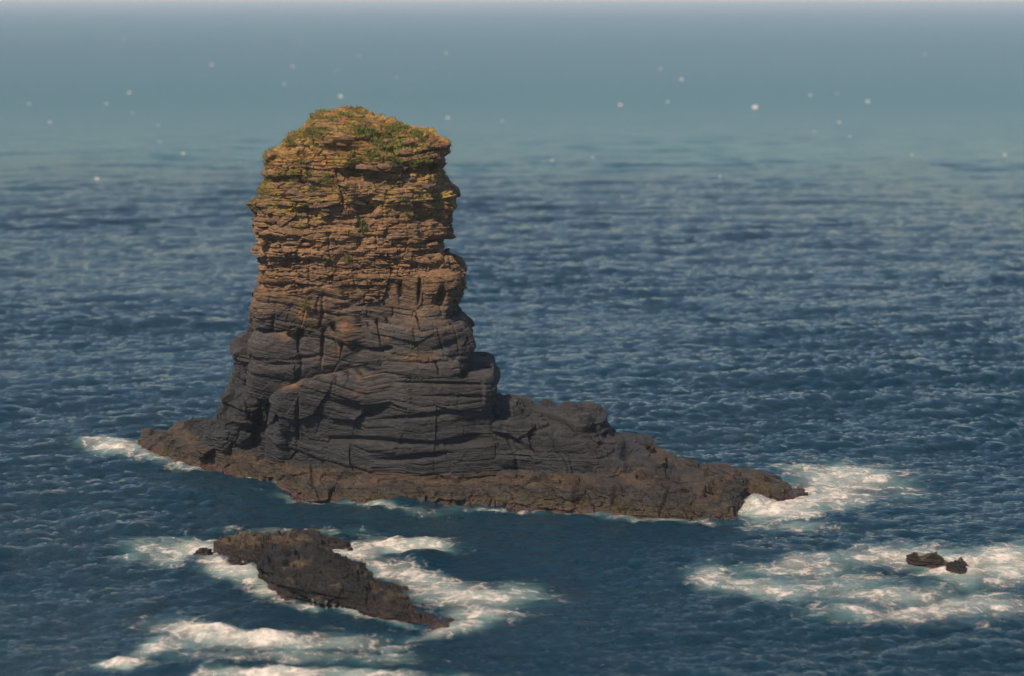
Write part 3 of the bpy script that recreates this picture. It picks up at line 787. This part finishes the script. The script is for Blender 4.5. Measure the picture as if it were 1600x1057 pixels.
GRASS = [
 ("dark green grass clump below the crest, top centre of the stack", (575, 207, 16, 10, 30), 26, .42),
 ("long grass strip along the sloping crest on the right", (620, 199, 26, 7, 34), 22, .36),
 ("bright green tuft near the right shoulder of the crest", (655, 209, 14, 6, 18), 22, .32),
 ("grass bank running down the middle of the upper face", (602, 222, 15, 13, 30), 22, .36),
 ("pale grass left of the middle bank on the upper face", (583, 240, 13, 9, 18), 22, .34),
 ("green patch on the ledge under the right shoulder", (655, 259, 24, 8, 28), 20, .32),
 ("tuft at the right end of the ledge under the right shoulder", (686, 266, 8, 6, 9), 20, .30),
 ("grass patch in the gully right of centre", (615, 251, 16, 10, 20), 20, .34),
 ("grass wisp above the dark hollow in the upper face", (555, 253, 12, 7, 12), 20, .30),
 ("olive grass on the steep left edge of the top", (452, 220, 13, 12, 22), 18, .28),
 ("olive grass higher up the left edge, next to the summit", (484, 200, 14, 9, 20), 18, .28),
 ("small tuft on the very summit", (540, 176, 12, 4, 12), 18, .25),
 ("short grass on the upper left ledge by the crest", (518, 186, 12, 6, 12), 18, .26),
 ("small tuft on the left part of the upper face", (470, 252, 8, 6, 9), 20, .30),
 ("small green tuft lower on the left face", (482, 272, 6, 7, 9), 20, .32),
 ("tuft under the orange block on the left face", (485, 298, 6, 6, 8), 20, .28),
 ("tuft beside the dark hollow in the upper face", (510, 278, 10, 6, 10), 18, .28),
 ("upright green tuft in the middle of the brown face", (566, 356, 5, 11, 12), 24, .34),
 ("tiny tuft left of the upright one on the brown face", (547, 366, 4, 4, 6), 20, .26),
 ("green tuft at the foot of the brown beds", (513, 409, 7, 5, 9), 22, .30),
 ("tiny tuft right of the one at the foot of the brown beds", (543, 405, 4, 4, 6), 20, .26),
 ("small tuft high on the right part of the brown face", (632, 314, 5, 4, 7), 20, .26),
 ("tiny bright tuft lower on the right part of the brown face", (637, 338, 4, 3, 5), 20, .26),
 ("ochre and green cushion on the left ledge below the brown beds", (478, 478, 9, 8, 14), 18, .22),
 ("small tuft below the ochre cushion", (488, 509, 4, 3, 5), 18, .22),
 ("tiny tuft on the ledge above the lower wall", (644, 545, 5, 3, 5), 18, .22),
]
for q, (lab, spot, nb_, hg_) in enumerate(GRASS):
    me = tuft([spot], nb_, hg_, 500 + q)
    if len(me.vertices): link("grass_tuft", me, M_GRASS, None, lab, "grass", "grass growing on the stack")

P, Nn = PARTS["thin_bedded_top"][0]
ppx, ppy, pd = PROJ["thin_bedded_top"]
gm = fbm(P[:, 0] / 2.6, P[:, 1] / 2.6, P[:, 2] / 2.0, 3, 611)
cand = np.where((Nn[:, 1] < .1) & (ppy < 345) & (gm + np.interp(ppy, [170, 220, 345], [.25, .16, -.14]) + .4 * np.exp(-((ppx - 625) / 60) ** 2 - ((ppy - 235) / 42) ** 2) > .16))[0]
r = np.random.default_rng(612)
V, Fc = [], []
for i in r.choice(cand, 2200, replace=False):
    for _b in range(9):
        root = P[i] + r.normal(0, .09, 3) - Nn[i] * .03
        a = r.uniform(0, 2 * np.pi); h_ = r.uniform(.10, .26)
        out = np.array([math.cos(a), math.sin(a), 0]) * r.uniform(.1, .5) + Nn[i] * .4
        dv = out + np.array([0, 0, .8]); dv /= np.linalg.norm(dv)
        side = np.array([-math.sin(a + 1), math.cos(a + 1), 0]) * .03
        k = len(V); V += [root - side, root + side, root + dv * h_ + out * .05]; Fc.append((k, k + 1, k + 2))
link("thin_turf", mesh_from("thin_turf", np.array(V), np.array(Fc), smooth=False), M_GRASS, None, "thin yellow-green turf scattered over the upper face of the stack", "turf", kind='stuff')

# ------------------------------------------------------------------ white water running off the skerry, whitecaps far out
def runoff(label, streaks, parts, seed):
    r = np.random.default_rng(seed)
    V, Fc, dn = [], [], []
    for x0, y0, y1, w in streaks:
        prev = None
        for y in np.arange(y0, y1, 1.6):
            x = x0 + r.normal(0, .5) + (y - y0) * .1
            row = []
            for k in (-1, -.4, .4, 1):
                hit = surface_at(x + k * w, y, 2.2, parts)
                if hit is None: row = None; break
                row.append(hit[1] + np.array([0, -.10, .07]) + hit[2] * .05)
            if row is None: prev = None; continue
            k0 = len(V); V += row; dn += [.3, .64, .64, .3]
            if prev is not None:
                for q in range(3): Fc.append((prev + q, prev + q + 1, k0 + q + 1, k0 + q))
            prev = k0
    if not Fc: return
    me = mesh_from("white_water", np.array(V), np.array(Fc), foam_cover=np.array(dn))
    link("white_water", me, M_FOAM, label=label, cat="white water", kind='stuff')
runoff("thin white streams running off the front of the low skerry", [(488, 938, 957, 2), (496, 940, 957, 3), (508, 942, 960, 3.5), (520, 946, 960, 3), (530, 950, 962, 2), (470, 946, 954, 3)], ("main_ledge",), 1)
def whitecap_mesh(i):
    r = np.random.default_rng(700 + i)
    n = 14
    t = np.linspace(0, 1, n)
    w = np.sin(np.pi * t) ** .7
    V, Fc, dn = [], [], []
    for j in range(n):
        k = w[j] * r.uniform(.7, 1.2)
        x = (t[j] - .5)
        for dy, dz in ((.30, -.1), (.0, .9), (-.22, .55), (-.45, -.1)):
            V.append((x, dy * k + .1 * r.normal(), dz * k)); dn.append(1.05)
    for j in range(n - 1):
        for q in range(3): Fc.append((j * 4 + q, (j + 1) * 4 + q, (j + 1) * 4 + q + 1, j * 4 + q + 1))
    me = mesh_from("whitecap", np.array(V), np.array(Fc), foam_cover=np.array(dn))
    me.materials.append(M_FOAM)
    return me
CAPS = [whitecap_mesh(i) for i in range(6)]
CAP_AT = [(194, 62, 1), (331, 102, 1.3), (202, 146, 1.4), (457, 105, 1.2), (560, 88, .9), (470, 65, .8), (697, 84, 1.3), (444, 132, 1.1), (532, 152, 1.8), (526, 112, .7), (700, 185, 1.2), (152, 281, 1.4), (286, 241, 1.1),
          (166, 163, 1), (45, 163, 1), (78, 192, .9), (207, 178, .8), (247, 197, .7), (375, 255, .6), (969, 165, 1.4), (1032, 108, 1.2), (1065, 125, 1.5), (1043, 160, 1), (1180, 169, 2.2), (1356, 160, 1.6), (1311, 192, 1.2),
          (1445, 86, 1), (1266, 150, 1), (1328, 215, .9), (1273, 207, .8), (1425, 243, .8), (1570, 243, 1), (863, 252, .9), (926, 247, .7), (785, 190, .8), (833, 85, .6), (1176, 62, .5), (1125, 277, .7), (1308, 147, .7), (620, 122, .8), (250, 223, .7), (60, 283, .5)]
CAP_NAME = {(1180, 169): "largest and widest whitecap, far out right of the stack", (532, 152): "bright whitecap just above the summit of the stack",
            (1356, 160): "bright round whitecap on the far right of the pale water", (152, 281): "bright whitecap at the lower left edge of the pale water"}
for q, (x, y, k) in enumerate(CAP_AT):
    X_, Y_ = sea_at(x, y)
    D_ = float(Y_) - CAM_Y
    sz = k * 1.3 * (D_ / 900.0) ** .75
    o = link("whitecap", CAPS[q % 6], None, None, CAP_NAME.get((x, y), "small faint whitecap far out on the sea"), "whitecap", "whitecaps far out on the sea")
    o.location = (float(X_), float(Y_), .1)
    o.scale = (sz, sz * .7, sz * .42)
    o.rotation_euler.z = float(rng.normal(0, .25))

# ------------------------------------------------------------------ haze
bx = bpy.data.meshes.new("haze")
R_, z0, z1 = 41000.0, -4.5, 54.0
bx.from_pydata([(sx * R_, sy * R_ + CAM_Y, z) for z in (z0, z1) for sx, sy in ((-1,-1),(1,-1),(1,1),(-1,1))], [], [(3,2,1,0),(4,5,6,7),(0,1,5,4),(1,2,6,5),(2,3,7,6),(3,0,4,7)])
hm = bpy.data.materials.new("sea_haze"); hm.use_nodes = True
hn = hm.node_tree.nodes; hn.clear()
ho = hn.new("ShaderNodeOutputMaterial"); hv = hn.new("ShaderNodeVolumePrincipled")
hv.inputs["Color"].default_value = (0.80, 0.88, 1.0, 1)
hv.inputs["Density"].default_value = 1 / 9500.0
hv.inputs["Anisotropy"].default_value = 0.0
hm.node_tree.links.new(hv.outputs[0], ho.inputs["Volume"])
link("haze", bx, hm, kind='stuff', label="pale sea haze lying over the far water", cat="haze")
